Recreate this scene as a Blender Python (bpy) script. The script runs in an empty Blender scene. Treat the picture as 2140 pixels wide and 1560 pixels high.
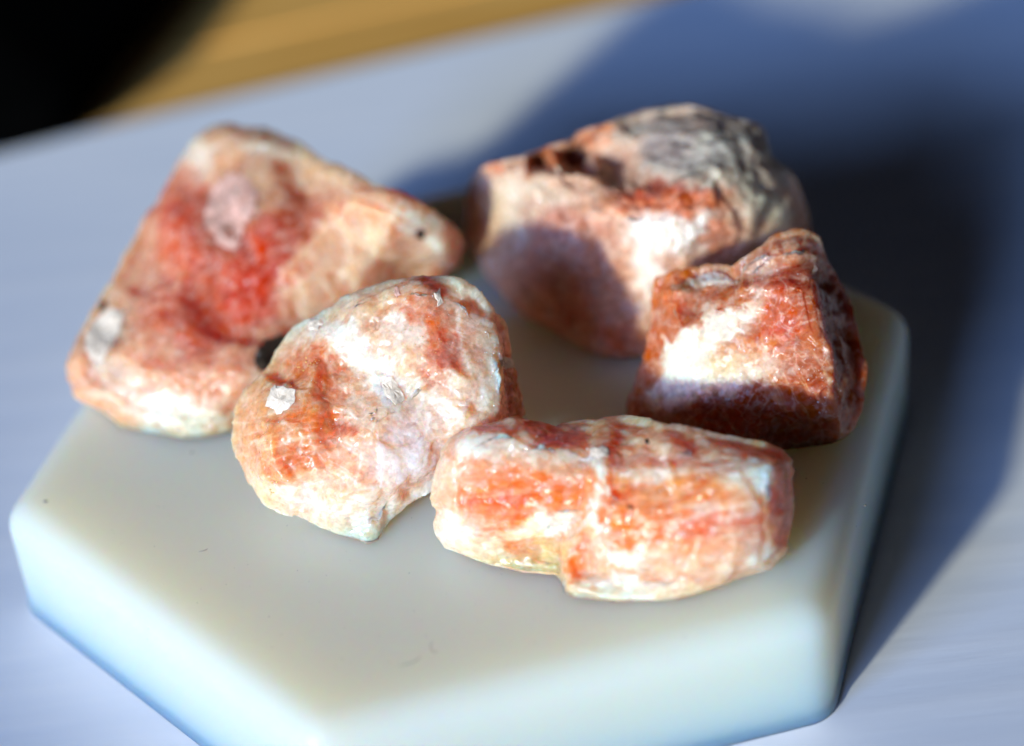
import bpy, bmesh, math, random
import numpy as np
from mathutils import Vector, Matrix
from mathutils.bvhtree import BVHTree
from mathutils.geometry import delaunay_2d_cdt

# ------------------------------------------------------------------ camera, light, exposure
MM = 0.001
SC = bpy.context.scene
COL = SC.collection
W, H = 2140.0, 1560.0
F_PX, PITCH, ROLL = 5020.45, 0.644725, -0.112141
HEX_R, HEX_H, HEX_A = 40.0, 11.2647, 0.1761626
_fw = np.array([0, math.cos(PITCH), -math.sin(PITCH)])
_rt0 = np.array([1.0, 0, 0]); _up0 = np.cross(_rt0, _fw)
RT = math.cos(ROLL) * _rt0 + math.sin(ROLL) * _up0
UP = -math.sin(ROLL) * _rt0 + math.cos(ROLL) * _up0
CAM = np.array([0.1040296, -4.0768035, 3.1343958]) * 40.0        # mm

cd = bpy.data.cameras.new('camera'); cam = bpy.data.objects.new('camera', cd); COL.objects.link(cam)
cam.matrix_world = Matrix([[RT[0], UP[0], -_fw[0], CAM[0] * MM], [RT[1], UP[1], -_fw[1], CAM[1] * MM],
                           [RT[2], UP[2], -_fw[2], CAM[2] * MM], [0, 0, 0, 1]])
cd.sensor_width = 36; cd.lens = F_PX / W * 36; cd.clip_start = 0.01; cd.clip_end = 20
cd.dof.use_dof = True; cd.dof.focus_distance = 0.1915; cd.dof.aperture_fstop = 9.8
SC.camera = cam

SC.view_settings.view_transform = 'Standard'; SC.view_settings.look = 'None'
SC.view_settings.exposure = 0; SC.view_settings.gamma = 1
SC.render.engine = 'CYCLES'; SC.cycles.use_denoising = True
SC.cycles.max_bounces = 10; SC.cycles.diffuse_bounces = 5; SC.cycles.sample_clamp_indirect = 6
SC.cycles.use_adaptive_sampling = False

wd = bpy.data.worlds.new('World'); SC.world = wd; wd.use_nodes = True
bg = wd.node_tree.nodes['Background']; bg.inputs[0].default_value = (0.6, 0.68, 1.0, 1); bg.inputs[1].default_value = 0.013

SUN_AZ, SUN_EL = math.radians(51.5), math.radians(17.0)
SUN_DIR = np.array([math.cos(SUN_AZ) * math.cos(SUN_EL), math.sin(SUN_AZ) * math.cos(SUN_EL), -math.sin(SUN_EL)])

def aim(o, pos, target):
    o.location = pos
    o.rotation_euler = (Vector(target) - Vector(pos)).to_track_quat('-Z', 'Y').to_euler()

ld = bpy.data.lights.new('sunbeam', 'SPOT'); ld.energy = 470; ld.color = (1.0, 0.97, 0.70)
ld.shadow_soft_size = 0.10; ld.spot_size = math.radians(14); ld.spot_blend = 0.1
lo = bpy.data.objects.new('sunbeam', ld); COL.objects.link(lo); aim(lo, tuple(-SUN_DIR * 3.0), (0, 0, 0))
ld = bpy.data.lights.new('window_light', 'AREA'); ld.energy = 21; ld.color = (0.27, 0.47, 1.0)
ld.shape = 'RECTANGLE'; ld.size = 0.7; ld.size_y = 0.30
lo = bpy.data.objects.new('window_light', ld); COL.objects.link(lo); aim(lo, (-0.82, -0.93, 0.50), (0, 0, 0))

# ------------------------------------------------------------------ helpers
def ray(px, py):
    px = np.asarray(px, float); py = np.asarray(py, float)
    return _fw + ((px - W / 2) / F_PX)[..., None] * RT + ((H / 2 - py) / F_PX)[..., None] * UP
def t_at(px, py, z): return (z - CAM[2]) / ray(px, py)[..., 2]
def pt(px, py, t): return CAM + ray(px, py) * np.asarray(t)[..., None]
def at(px, py, z):
    return pt(np.float64(px), np.float64(py), t_at(np.float64(px), np.float64(py), z))

def lin(r, g, b):
    c = np.array([r, g, b]) / 255.0
    return np.where(c <= 0.04045, c / 12.92, ((c + 0.055) / 1.055) ** 2.4)

def _hash(ix, iy, iz, seed):
    h = (ix.astype(np.uint64) * np.uint64(73856093)) ^ (iy.astype(np.uint64) * np.uint64(19349663)) ^ (iz.astype(np.uint64) * np.uint64(83492791)) ^ np.uint64(seed * 2654435761 % 4294967296)
    h = (h ^ (h >> np.uint64(13))) * np.uint64(1274126177); h &= np.uint64(0xffffffff)
    h = (h ^ (h >> np.uint64(16))) * np.uint64(2246822519); h &= np.uint64(0xffffffff)
    h = h ^ (h >> np.uint64(15))
    return (h & np.uint64(0xffffff)).astype(float) / float(0xffffff)
def vnoise(P, seed=0):
    P = P + 1000.0
    I = np.floor(P).astype(np.int64); f = P - I; f = f * f * f * (f * (f * 6 - 15) + 10)
    out = 0
    for dx in (0, 1):
        for dy in (0, 1):
            for dz in (0, 1):
                w = (f[:, 0] if dx else 1 - f[:, 0]) * (f[:, 1] if dy else 1 - f[:, 1]) * (f[:, 2] if dz else 1 - f[:, 2])
                out = out + w * _hash(I[:, 0] + dx, I[:, 1] + dy, I[:, 2] + dz, seed)
    return out * 2 - 1
def fbm(P, seed=0, octv=4, gain=0.5, lac=2.03):
    a, s, n = 1.0, 0, 0
    for o in range(octv):
        s = s + a * vnoise(P * lac ** o + 17.3 * o, seed + o); n += a; a *= gain
    return s / n
def worley(P, seed=0):
    """distance to nearest jittered point and a random value for the cell"""
    P = P + 500.0
    I = np.floor(P).astype(np.int64)
    best = np.full(len(P), 9.0); sec = np.full(len(P), 9.0); val = np.zeros(len(P))
    for dx in (-1, 0, 1):
        for dy in (-1, 0, 1):
            for dz in (-1, 0, 1):
                J = I + np.array([dx, dy, dz])
                q = np.stack([_hash(J[:, 0], J[:, 1], J[:, 2], seed + k) for k in (1, 2, 3)], 1) + J
                d = np.linalg.norm(P - q, axis=1)
                v = _hash(J[:, 0], J[:, 1], J[:, 2], seed + 9)
                m = d < best
                sec = np.where(m, best, np.minimum(sec, d)); val = np.where(m, v, val); best = np.where(m, d, best)
    return best, sec, val
def cells(P, seed=0):
    """continuous scalloped relief (conchoidal fracture): shallow bowls meeting in ridges, each with its own tilt"""
    P = P + 500.0
    I = np.floor(P).astype(np.int64); best = np.full(len(P), 9.0)
    for dx in (-1, 0, 1):
        for dy in (-1, 0, 1):
            for dz in (-1, 0, 1):
                J = I + np.array([dx, dy, dz])
                q = np.stack([_hash(J[:, 0], J[:, 1], J[:, 2], seed + k) for k in (1, 2, 3)], 1) + J
                g = np.stack([_hash(J[:, 0], J[:, 1], J[:, 2], seed + k) for k in (4, 5, 6)], 1) * 2 - 1
                r = P - q; best = np.minimum(best, np.einsum('ij,ij->i', r, r) + .35 * np.einsum('ij,ij->i', r, g))
    return best
def sstep(a, b, x):
    t = np.clip((x - a) / (b - a), 0, 1); return t * t * (3 - 2 * t)

def mesh_obj(name, V, Fc, mat, loc=(0, 0, 0), parent=None, smooth=True, cols=None):
    """V in mm world; loc (mm) becomes the origin"""
    V = (np.asarray(V, float) - np.asarray(loc, float)) * MM
    me = bpy.data.meshes.new(name); me.from_pydata(V.tolist(), [], [list(map(int, f)) for f in Fc])
    if smooth: me.polygons.foreach_set('use_smooth', [True] * len(me.polygons))
    me.update()
    if mat: me.materials.append(mat)
    if cols is not None:
        at_ = me.color_attributes.new('tint', 'FLOAT_COLOR', 'POINT')
        at_.data.foreach_set('color', np.concatenate([cols, np.ones((len(cols), 1))], 1).astype(np.float32).ravel() if cols.shape[1] == 3 else cols.astype(np.float32).ravel())
    o = bpy.data.objects.new(name, me); COL.objects.link(o)
    o.location = [c * MM for c in loc]
    if parent:
        o.parent = parent; o.location = [(c - p) * MM for c, p in zip(loc, [x / MM for x in parent.location])]
    return o
def tag(o, label=None, cat=None, group=None, kind=None):
    for k, v in (('label', label), ('category', cat), ('group', group), ('kind', kind)):
        if v: o[k] = v
    return o

def newmat(name):
    m = bpy.data.materials.new(name); m.use_nodes = True
    return m, m.node_tree, m.node_tree.nodes['Principled BSDF']
def nd(nt, typ, **kw):
    n = nt.nodes.new(typ)
    for k, v in kw.items():
        if k.startswith('i_'):
            n.inputs[k[2:].replace('_', ' ')].default_value = v
        else: setattr(n, k, v)
    return n

# ------------------------------------------------------------------ materials
def stone_mat(name, sss=0.8, radius=(7.0, 2.6, 1.5), rough=0.30, stretch=None, rot=0.0, vein=0.35, trans=0.0, coat=.04):
    m, nt, b = newmat(name); L = nt.links.new
    at_ = nd(nt, 'ShaderNodeAttribute', attribute_name='tint')
    tc = nd(nt, 'ShaderNodeTexCoord')
    mp = nd(nt, 'ShaderNodeMapping'); mp.inputs['Scale'].default_value = stretch or (1, 1, 1); mp.inputs['Rotation'].default_value = (0, 0, rot)
    L(tc.outputs['Object'], mp.inputs['Vector'])
    n1 = nd(nt, 'ShaderNodeTexNoise'); n1.inputs['Scale'].default_value = 900; n1.inputs['Detail'].default_value = 6; n1.inputs['Roughness'].default_value = .65
    n2 = nd(nt, 'ShaderNodeTexNoise'); n2.inputs['Scale'].default_value = 3200; n2.inputs['Detail'].default_value = 4
    n3 = nd(nt, 'ShaderNodeTexNoise'); n3.inputs['Scale'].default_value = 420; n3.inputs['Detail'].default_value = 8; n3.inputs['Roughness'].default_value = .7; n3.inputs['Distortion'].default_value = 1.2
    for n in (n1, n2, n3): L(mp.outputs[0], n.inputs['Vector'])
    # fine mottling: milky veils and saturated specks
    r1 = nd(nt, 'ShaderNodeMapRange'); r1.inputs[1].default_value = .53; r1.inputs[2].default_value = .74; r1.inputs[3].default_value = 0; r1.inputs[4].default_value = vein; L(n3.outputs[0], r1.inputs[0])
    mx = nd(nt, 'ShaderNodeMix', data_type='RGBA'); mx.inputs[7].default_value = (.84, .68, .55, 1)
    dn = nd(nt, 'ShaderNodeVectorMath', operation='SCALE'); dn.inputs['Scale'].default_value = .0022; L(n3.outputs['Color'], dn.inputs[0])
    da = nd(nt, 'ShaderNodeVectorMath', operation='ADD'); L(mp.outputs[0], da.inputs[0]); L(dn.outputs[0], da.inputs[1])
    ve = nd(nt, 'ShaderNodeTexVoronoi', feature='DISTANCE_TO_EDGE'); ve.inputs['Scale'].default_value = 430; L(da.outputs[0], ve.inputs['Vector'])
    re_ = nd(nt, 'ShaderNodeMapRange'); re_.inputs[1].default_value = .0; re_.inputs[2].default_value = .05; re_.inputs[3].default_value = .5; re_.inputs[4].default_value = 0; L(ve.outputs['Distance'], re_.inputs[0])
    rg = nd(nt, 'ShaderNodeMath', operation='MULTIPLY'); L(re_.outputs[0], rg.inputs[0]); L(n1.outputs[0], rg.inputs[1])
    rs_ = nd(nt, 'ShaderNodeMath', operation='MAXIMUM'); L(r1.outputs[0], rs_.inputs[0]); L(rg.outputs[0], rs_.inputs[1])
    L(rs_.outputs[0], mx.inputs[0]); L(at_.outputs['Color'], mx.inputs[6])
    hs = nd(nt, 'ShaderNodeHueSaturation')
    r2 = nd(nt, 'ShaderNodeMapRange'); r2.inputs[1].default_value = .3; r2.inputs[2].default_value = .7; r2.inputs[3].default_value = 1.2; r2.inputs[4].default_value = .94; L(n1.outputs[0], r2.inputs[0])
    r3 = nd(nt, 'ShaderNodeMapRange'); r3.inputs[1].default_value = .3; r3.inputs[2].default_value = .7; r3.inputs[3].default_value = .88; r3.inputs[4].default_value = 1.10; L(n2.outputs[0], r3.inputs[0])
    L(r2.outputs[0], hs.inputs['Saturation']); L(r3.outputs[0], hs.inputs['Value']); L(mx.outputs[2], hs.inputs['Color'])
    L(hs.outputs[0], b.inputs['Base Color'])
    b.inputs['Subsurface Weight'].default_value = sss; b.inputs['Subsurface Radius'].default_value = radius; b.inputs['Subsurface Scale'].default_value = 0.001
    rr = nd(nt, 'ShaderNodeMapRange'); rr.inputs[1].default_value = .35; rr.inputs[2].default_value = .65; rr.inputs[3].default_value = rough - .14; rr.inputs[4].default_value = rough + .22; L(n1.outputs[0], rr.inputs[0])
    b.inputs['Transmission Weight'].default_value = trans; b.inputs['IOR'].default_value = 1.5
    L(rr.outputs[0], b.inputs['Roughness']); b.inputs['Specular IOR Level'].default_value = .3
    b.inputs['Coat Weight'].default_value = coat; b.inputs['Coat Roughness'].default_value = .2; b.inputs['Coat IOR'].default_value = 1.5
    # cleavage glints: every tiny grain is a facet with its own tilt, a few of them mirror-smooth
    vo = nd(nt, 'ShaderNodeTexVoronoi', feature='F1'); vo.inputs['Scale'].default_value = 2300; L(mp.outputs[0], vo.inputs['Vector'])
    vb = nd(nt, 'ShaderNodeTexVoronoi', feature='F1'); vb.inputs['Scale'].default_value = 900; L(mp.outputs[0], vb.inputs['Vector'])
    geo = nd(nt, 'ShaderNodeNewGeometry')
    def tilt(v, k):
        sb = nd(nt, 'ShaderNodeVectorMath', operation='SUBTRACT'); sb.inputs[1].default_value = (.5, .5, .5); L(v.outputs['Color'], sb.inputs[0])
        sc = nd(nt, 'ShaderNodeVectorMath', operation='SCALE'); sc.inputs['Scale'].default_value = k; L(sb.outputs[0], sc.inputs[0]); return sc
    sep = nd(nt, 'ShaderNodeSeparateColor'); L(vo.outputs['Color'], sep.inputs[0])
    flat = nd(nt, 'ShaderNodeMath', operation='GREATER_THAN'); flat.inputs[1].default_value = .80; L(sep.outputs[0], flat.inputs[0])
    t1 = tilt(vo, .30); t2 = tilt(vb, .16)
    ad = nd(nt, 'ShaderNodeVectorMath', operation='ADD'); L(t1.outputs[0], ad.inputs[0]); L(t2.outputs[0], ad.inputs[1])
    ad2 = nd(nt, 'ShaderNodeVectorMath', operation='ADD'); L(ad.outputs[0], ad2.inputs[0]); L(geo.outputs['Normal'], ad2.inputs[1])
    nm = nd(nt, 'ShaderNodeVectorMath', operation='NORMALIZE'); L(ad2.outputs[0], nm.inputs[0])
    bp = nd(nt, 'ShaderNodeBump'); bp.inputs['Strength'].default_value = .35; bp.inputs['Distance'].default_value = .0002
    L(n1.outputs[0], bp.inputs['Height']); L(nm.outputs[0], bp.inputs['Normal']); L(bp.outputs[0], b.inputs['Normal']); L(nm.outputs[0], b.inputs['Coat Normal'])
    rmix = nd(nt, 'ShaderNodeMix', data_type='FLOAT'); L(flat.outputs[0], rmix.inputs[0]); L(rr.outputs[0], rmix.inputs[2]); rmix.inputs[3].default_value = .10
    L(rmix.outputs[0], b.inputs['Roughness'])
    # grains differ a little in milkiness
    gm = nd(nt, 'ShaderNodeMapRange'); gm.inputs[3].default_value = .86; gm.inputs[4].default_value = 1.10; L(sep.outputs[1], gm.inputs[0])
    vm = nd(nt, 'ShaderNodeMath', operation='MULTIPLY'); L(gm.outputs[0], vm.inputs[0]); L(r3.outputs[0], vm.inputs[1]); L(vm.outputs[0], hs.inputs['Value'])
    return m

def opal_mat():
    m, nt, b = newmat('milky_opal_resin'); L = nt.links.new
    b.inputs['Base Color'].default_value = (.83, .765, .625, 1)
    b.inputs['Subsurface Weight'].default_value = 1.0
    b.inputs['Subsurface Radius'].default_value = (28.0, 14.0, 7.5); b.inputs['Subsurface Scale'].default_value = 0.001
    b.inputs['Specular IOR Level'].default_value = .28
    tc = nd(nt, 'ShaderNodeTexCoord')
    n1 = nd(nt, 'ShaderNodeTexNoise'); n1.inputs['Scale'].default_value = 900; n1.inputs['Detail'].default_value = 5; L(tc.outputs['Object'], n1.inputs['Vector'])
    n2 = nd(nt, 'ShaderNodeTexNoise'); n2.inputs['Scale'].default_value = 60; n2.inputs['Detail'].default_value = 6; L(tc.outputs['Object'], n2.inputs['Vector'])
    r = nd(nt, 'ShaderNodeMapRange'); r.inputs[1].default_value = .3; r.inputs[2].default_value = .7; r.inputs[3].default_value = .34; r.inputs[4].default_value = .5
    L(n2.outputs[0], r.inputs[0]); L(r.outputs[0], b.inputs['Roughness'])
    bp = nd(nt, 'ShaderNodeBump'); bp.inputs['Strength'].default_value = .12; bp.inputs['Distance'].default_value = .0001
    L(n1.outputs[0], bp.inputs['Height']); L(bp.outputs[0], b.inputs['Normal'])
    return m

def sheet_mat():
    m, nt, b = newmat('white_paper'); L = nt.links.new
    tc = nd(nt, 'ShaderNodeTexCoord'); mp = nd(nt, 'ShaderNodeMapping'); mp.inputs['Rotation'].default_value = (0, 0, -.2); mp.inputs['Scale'].default_value = (1, 9, 1)
    L(tc.outputs['Object'], mp.inputs['Vector'])
    n = nd(nt, 'ShaderNodeTexNoise'); n.inputs['Scale'].default_value = 30; n.inputs['Detail'].default_value = 6; L(mp.outputs[0], n.inputs['Vector'])
    cr = nd(nt, 'ShaderNodeValToRGB'); cr.color_ramp.elements[0].position = .3; cr.color_ramp.elements[0].color = (.79, .84, .92, 1)
    cr.color_ramp.elements[1].position = .7; cr.color_ramp.elements[1].color = (.88, .91, .96, 1)
    L(n.outputs[0], cr.inputs[0]); L(cr.outputs[0], b.inputs['Base Color'])
    b.inputs['Roughness'].default_value = .55; b.inputs['Specular IOR Level'].default_value = .3
    bp = nd(nt, 'ShaderNodeBump'); bp.inputs['Strength'].default_value = .15; bp.inputs['Distance'].default_value = .0006
    L(n.outputs[0], bp.inputs['Height']); L(bp.outputs[0], b.inputs['Normal'])
    return m

def wood_mat():
    m, nt, b = newmat('honey_wood'); L = nt.links.new
    tc = nd(nt, 'ShaderNodeTexCoord'); mp = nd(nt, 'ShaderNodeMapping'); mp.inputs['Scale'].default_value = (.09, 1, 1)
    L(tc.outputs['Object'], mp.inputs['Vector'])
    oi = nd(nt, 'ShaderNodeObjectInfo'); L(oi.outputs['Random'], mp.inputs['Location'])
    n = nd(nt, 'ShaderNodeTexNoise'); n.inputs['Scale'].default_value = 180; n.inputs['Detail'].default_value = 7; n.inputs['Distortion'].default_value = .6; L(mp.outputs[0], n.inputs['Vector'])
    cr = nd(nt, 'ShaderNodeValToRGB'); e = cr.color_ramp.elements
    e[0].position = .32; e[0].color = (.70, .34, .065, 1); e[1].position = .68; e[1].color = (.95, .56, .16, 1)
    L(n.outputs[0], cr.inputs[0]); L(cr.outputs[0], b.inputs['Base Color']); b.inputs['Roughness'].default_value = .5
    bp = nd(nt, 'ShaderNodeBump'); bp.inputs['Strength'].default_value = .2; bp.inputs['Distance'].default_value = .0005
    L(n.outputs[0], bp.inputs['Height']); L(bp.outputs[0], b.inputs['Normal'])
    return m

def plain_mat(name, col, rough=.5, spec=.5, metal=0.0, sss=0.0, scale=2000, var=.25, bump=.3):
    m, nt, b = newmat(name); L = nt.links.new
    tc = nd(nt, 'ShaderNodeTexCoord'); n = nd(nt, 'ShaderNodeTexNoise'); n.inputs['Scale'].default_value = scale; n.inputs['Detail'].default_value = 4; L(tc.outputs['Object'], n.inputs['Vector'])
    cr = nd(nt, 'ShaderNodeValToRGB'); e = cr.color_ramp.elements
    e[0].position = .3; e[0].color = tuple(c * (1 - var) for c in col) + (1,); e[1].position = .7; e[1].color = tuple(min(.95, c * (1 + var * .5)) for c in col) + (1,)
    L(n.outputs[0], cr.inputs[0]); L(cr.outputs[0], b.inputs['Base Color'])
    b.inputs['Roughness'].default_value = rough; b.inputs['Specular IOR Level'].default_value = spec; b.inputs['Metallic'].default_value = metal
    if sss: b.inputs['Subsurface Weight'].default_value = sss; b.inputs['Subsurface Radius'].default_value = (1.2, .7, .5); b.inputs['Subsurface Scale'].default_value = .001
    bp = nd(nt, 'ShaderNodeBump'); bp.inputs['Strength'].default_value = bump; bp.inputs['Distance'].default_value = .0002
    L(n.outputs[0], bp.inputs['Height']); L(bp.outputs[0], b.inputs['Normal'])
    return m

M_OPAL, M_SHEET, M_WOOD = opal_mat(), sheet_mat(), wood_mat()
M_BLACK = plain_mat('black_matt', (.0015, .0015, .0015), 1.0, 0.0, bump=.0)
M_CHIP = plain_mat('milky_cleavage_chip', (.88, .76, .62), .4, .3, sss=.6, scale=900, var=.32, bump=.7)
M_PINKCHIP = plain_mat('pinkish_cleavage_chip', (.80, .52, .42), .4, .3, sss=.8, scale=700, var=.35, bump=.6)
M_INCL = plain_mat('black_mica', (.035, .028, .02), .4, .5, scale=1800, var=.6, bump=.8)
M_GLINT = plain_mat('glint_bead', (.95, .90, .84), .2, .9, bump=.0)  # pale glossy beads standing for sparkle highlights
M_GOLD = plain_mat('gold_fleck', (.98, .66, .24), .42, .8, metal=1.0, bump=.2)
M_DUST = plain_mat('dark_dust', (.26, .23, .20), .8, .2)
M_LINT = plain_mat('pale_lint', (.9, .88, .84), .7, .2)
M_BLOCKER = plain_mat('blocker_grey', (.10, .10, .11), .8, .2, scale=30)

# ------------------------------------------------------------------ setting: unseen bar added to block the sun (casts the shade at lower left), table, paper sheet
ZS = -HEX_H                      # paper surface
dirh = np.array([math.cos(SUN_AZ), math.sin(SUN_AZ)]); perh = np.array([-dirh[1], dirh[0]])
def box_verts(c, ax, ay, hx, hy, z0, z1):
    v = []
    for z in (z0, z1):
        for sx, sy in ((-1, -1), (1, -1), (1, 1), (-1, 1)):
            p = c + ax * hx * sx + ay * hy * sy; v.append((p[0], p[1], z))
    return v
BOXF = [(3, 2, 1, 0), (4, 5, 6, 7), (0, 1, 5, 4), (1, 2, 6, 5), (2, 3, 7, 6), (3, 0, 4, 7)]
blocker_edge = -25.0 - 500.0
top = ZS + 500.0 * (3000 * math.sin(SUN_EL) - ZS) / (3000 * math.cos(SUN_EL) - 25.0)   # the sunbeam grazes it
c = dirh * (blocker_edge - 40.0)
o = mesh_obj('added_sun_blocker', box_verts(c, perh, dirh, 700, 40, top - 60, top), BOXF, M_BLOCKER, loc=(c[0], c[1], top - 60), smooth=False)
tag(o, kind='structure')

EDGE_A = math.radians(13.4)                                     # paper's back edge and the boards run this way
ex = np.array([math.cos(EDGE_A), math.sin(EDGE_A)]); ey = np.array([-ex[1], ex[0]])
EDGE0 = np.array([-12.2, 79.7])
table = bpy.data.objects.new('wooden_table', None); COL.objects.link(table); table.location = (0, 0, (ZS - 24) * MM)
tag(table, 'honey coloured wooden table top behind the white paper sheet', 'table')
rng = random.Random(4)
off = -330.0; k = 0
while off < 200:
    wdt = 23.0
    cc = EDGE0 + ex * (-20.0) + ey * (off + wdt / 2)
    bm = bmesh.new(); bmesh.ops.create_cube(bm, size=1)
    bmesh.ops.scale(bm, vec=(460 * MM, (wdt - .25) * MM, 20 * MM), verts=bm.verts)
    bmesh.ops.bevel(bm, geom=list(bm.edges), offset=.4 * MM, segments=2, affect='EDGES')
    me = bpy.data.meshes.new('board'); bm.to_mesh(me); bm.free(); me.materials.append(M_WOOD)
    ob = bpy.data.objects.new('board', me); COL.objects.link(ob); ob.parent = table
    ob.location = (cc[0] * MM, cc[1] * MM, (24 - 1.5 - 10 + rng.uniform(-.08, .08)) * MM); ob.rotation_euler = (0, 0, EDGE_A)
    off += wdt; k += 1

# paper sheet: a gently waving thin card
nu, nv = 130, 130
uu = np.linspace(-210, 190, nu); vv = np.concatenate([np.linspace(-260, -2, nv - 3), [-.8, -.2, 0]])
U, Vv = np.meshgrid(uu, vv); X = EDGE0[0] + U * ex[0] + Vv * ey[0]; Y = EDGE0[1] + U * ex[1] + Vv * ey[1]
rad = np.hypot(X, Y); away = sstep(46, 95, rad)
wave = .55 * np.sin(Vv / 24 + U / 90) + .35 * np.sin(U / 33 - Vv / 60 + 1.0)
Z = ZS + (wave - .5).clip(-1.0, 1.5) * away * .5
Zb = np.full_like(Z, ZS - 1.3)
V = np.concatenate([np.stack([X, Y, Z], -1).reshape(-1, 3), np.stack([X, Y, Zb], -1).reshape(-1, 3)])
Fc = []; N_ = nu * nv
for j in range(nv - 1):
    for i in range(nu - 1):
        a = j * nu + i; Fc.append((a, a + 1, a + nu + 1, a + nu)); Fc.append((N_ + a, N_ + a + nu, N_ + a + nu + 1, N_ + a + 1))
for i in range(nu - 1):
    a = i; Fc.append((a, N_ + a, N_ + a + 1, a + 1)); a = (nv - 1) * nu + i; Fc.append((a, a + 1, N_ + a + 1, N_ + a))
for j in range(nv - 1):
    a = j * nu; Fc.append((a, a + nu, N_ + a + nu, N_ + a)); a = j * nu + nu - 1; Fc.append((a, N_ + a, N_ + a + nu, a + nu))
o = mesh_obj('paper_sheet', V, Fc, M_SHEET, loc=(0, 0, ZS - 1.3))
tag(o, 'large white bluish paper sheet lying on the wooden table under the milky block', 'paper')

# black flat case with a rounded corner at the back left
def rounded_poly(P, radii, n=10):
    out = []
    for i in range(len(P)):
        p0, p, p1 = (np.array(P[j % len(P)], float) for j in (i - 1, i, i + 1))
        a = (p0 - p) / np.linalg.norm(p0 - p); b = (p1 - p) / np.linalg.norm(p1 - p)
        half = math.acos(max(-1, min(1, a @ b))) / 2; r = radii[i] if hasattr(radii, '__len__') else radii
        d = r / math.tan(half); q0, q1 = p + a * d, p + b * d
        cc = p + (a + b) / np.linalg.norm(a + b) * r / math.sin(half)
        a0 = math.atan2(*(q0 - cc)[::-1]); a1 = math.atan2(*(q1 - cc)[::-1]); dd = (a1 - a0 + math.pi) % (2 * math.pi) - math.pi
        for k in range(n + 1):
            t = a0 + dd * k / n; out.append(cc + r * np.array([math.cos(t), math.sin(t)]))
    return np.array(out)
def ring_solid(rings, cap_inner=None):
    """rings: list of (Nx3) bottom to top; closes both ends with a fan"""
    n = len(rings[0]); V = np.concatenate(rings); Fc = []
    for j in range(len(rings) - 1):
        for i in range(n):
            a = j * n + i; b = j * n + (i + 1) % n; Fc.append((a, b, b + n, a + n))
    c0 = len(V); V = np.concatenate([V, [rings[0].mean(0)], [rings[-1].mean(0)]])
    for i in range(n):
        Fc.append((c0, (i + 1) % n, i)); a = (len(rings) - 1) * n
        Fc.append((c0 + 1, a + i, a + (i + 1) % n))
    return V, Fc
P0 = np.array([-42.2, 70.8]); d1 = np.array([-math.cos(math.radians(14)), -math.sin(math.radians(14))]); d2 = np.array([math.cos(math.radians(70)), math.sin(math.radians(70))])
poly = [P0, P0 + d2 * 120, P0 + d2 * 120 + d1 * 90, P0 + d1 * 90]
ringz = [(ZS + .1, .8), (ZS + .9, 0.0), (ZS + 4.5, 0.0), (ZS + 5.6, .8)]
rings = []
base = rounded_poly(poly, 7, 12); cen = base.mean(0)
for z, ins in ringz:
    q = base + (cen - base) / np.linalg.norm(cen - base, axis=1)[:, None] * ins
    rings.append(np.column_stack([q, np.full(len(q), z)]))
V, Fc = ring_solid(rings)
o = mesh_obj('black_case', V, Fc, M_BLACK, loc=(cen[0], cen[1], ZS + .1))
tag(o, 'flat pitch black case with a rounded corner on the paper edge at back left', 'case')

# ------------------------------------------------------------------ hexagonal milky block
def hexring(off_, r, z):
    ang = HEX_A + np.radians([180, 240, 300, 0, 60, 120]); R_ = HEX_R + .25 + off_ / math.cos(math.pi / 6)
    P = [(R_ * math.cos(a), R_ * math.sin(a)) for a in ang]
    q = rounded_poly(P, r, 9); return q
rings = []
CR = 2.9; BEV = 2.5
prof = [(0.15, -HEX_H + .02), (.20, -HEX_H + .12), (.22, -HEX_H + .5), (.10, -HEX_H + .75), (0, -HEX_H + 1.0)]
prof += [(-.0, -HEX_H + f) for f in np.linspace(1.6, HEX_H - BEV - .25, 8)]
for a in np.linspace(0, math.pi / 2, 9): prof.append((-BEV * (1 - math.cos(a)), -BEV + BEV * math.sin(a)))
for f in (3.0, 5, 8, 12, 17, 23, 29): prof.append((-f, 0.0))
for off_, z in prof:
    q = hexring(off_, max(1.0, CR + off_ * .9) if off_ > -4 else max(.8, CR - 3.6), z); rings.append(np.column_stack([q, np.full(len(q), z)]))
V, Fc = ring_solid(rings)
block = mesh_obj('hexagonal_block', V, Fc, M_OPAL, loc=(0, 0, -HEX_H))
tag(block, 'milky translucent hexagonal block with softly rounded edges carrying the five stones', 'block')

# ------------------------------------------------------------------ stones
def catmull(P, n):
    P = np.array(P, float); m = len(P)
    seg = np.linalg.norm(np.roll(P[:, :2], -1, 0) - P[:, :2], axis=1); cum = np.concatenate([[0], np.cumsum(seg)])
    s = np.linspace(0, cum[-1], n, endpoint=False); out = []
    for x in s:
        i = min(np.searchsorted(cum, x, 'right') - 1, m - 1); t = (x - cum[i]) / seg[i]
        p0, p1, p2, p3 = P[i - 1], P[i], P[(i + 1) % m], P[(i + 2) % m]
        cr = .5 * ((2 * p1) + (-p0 + p2) * t + (2 * p0 - 5 * p1 + 4 * p2 - p3) * t * t + (-p0 + 3 * p1 - 3 * p2 + p3) * t ** 3)
        out.append(.35 * cr + .65 * (p1 + (p2 - p1) * t))
    return np.array(out)

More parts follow.
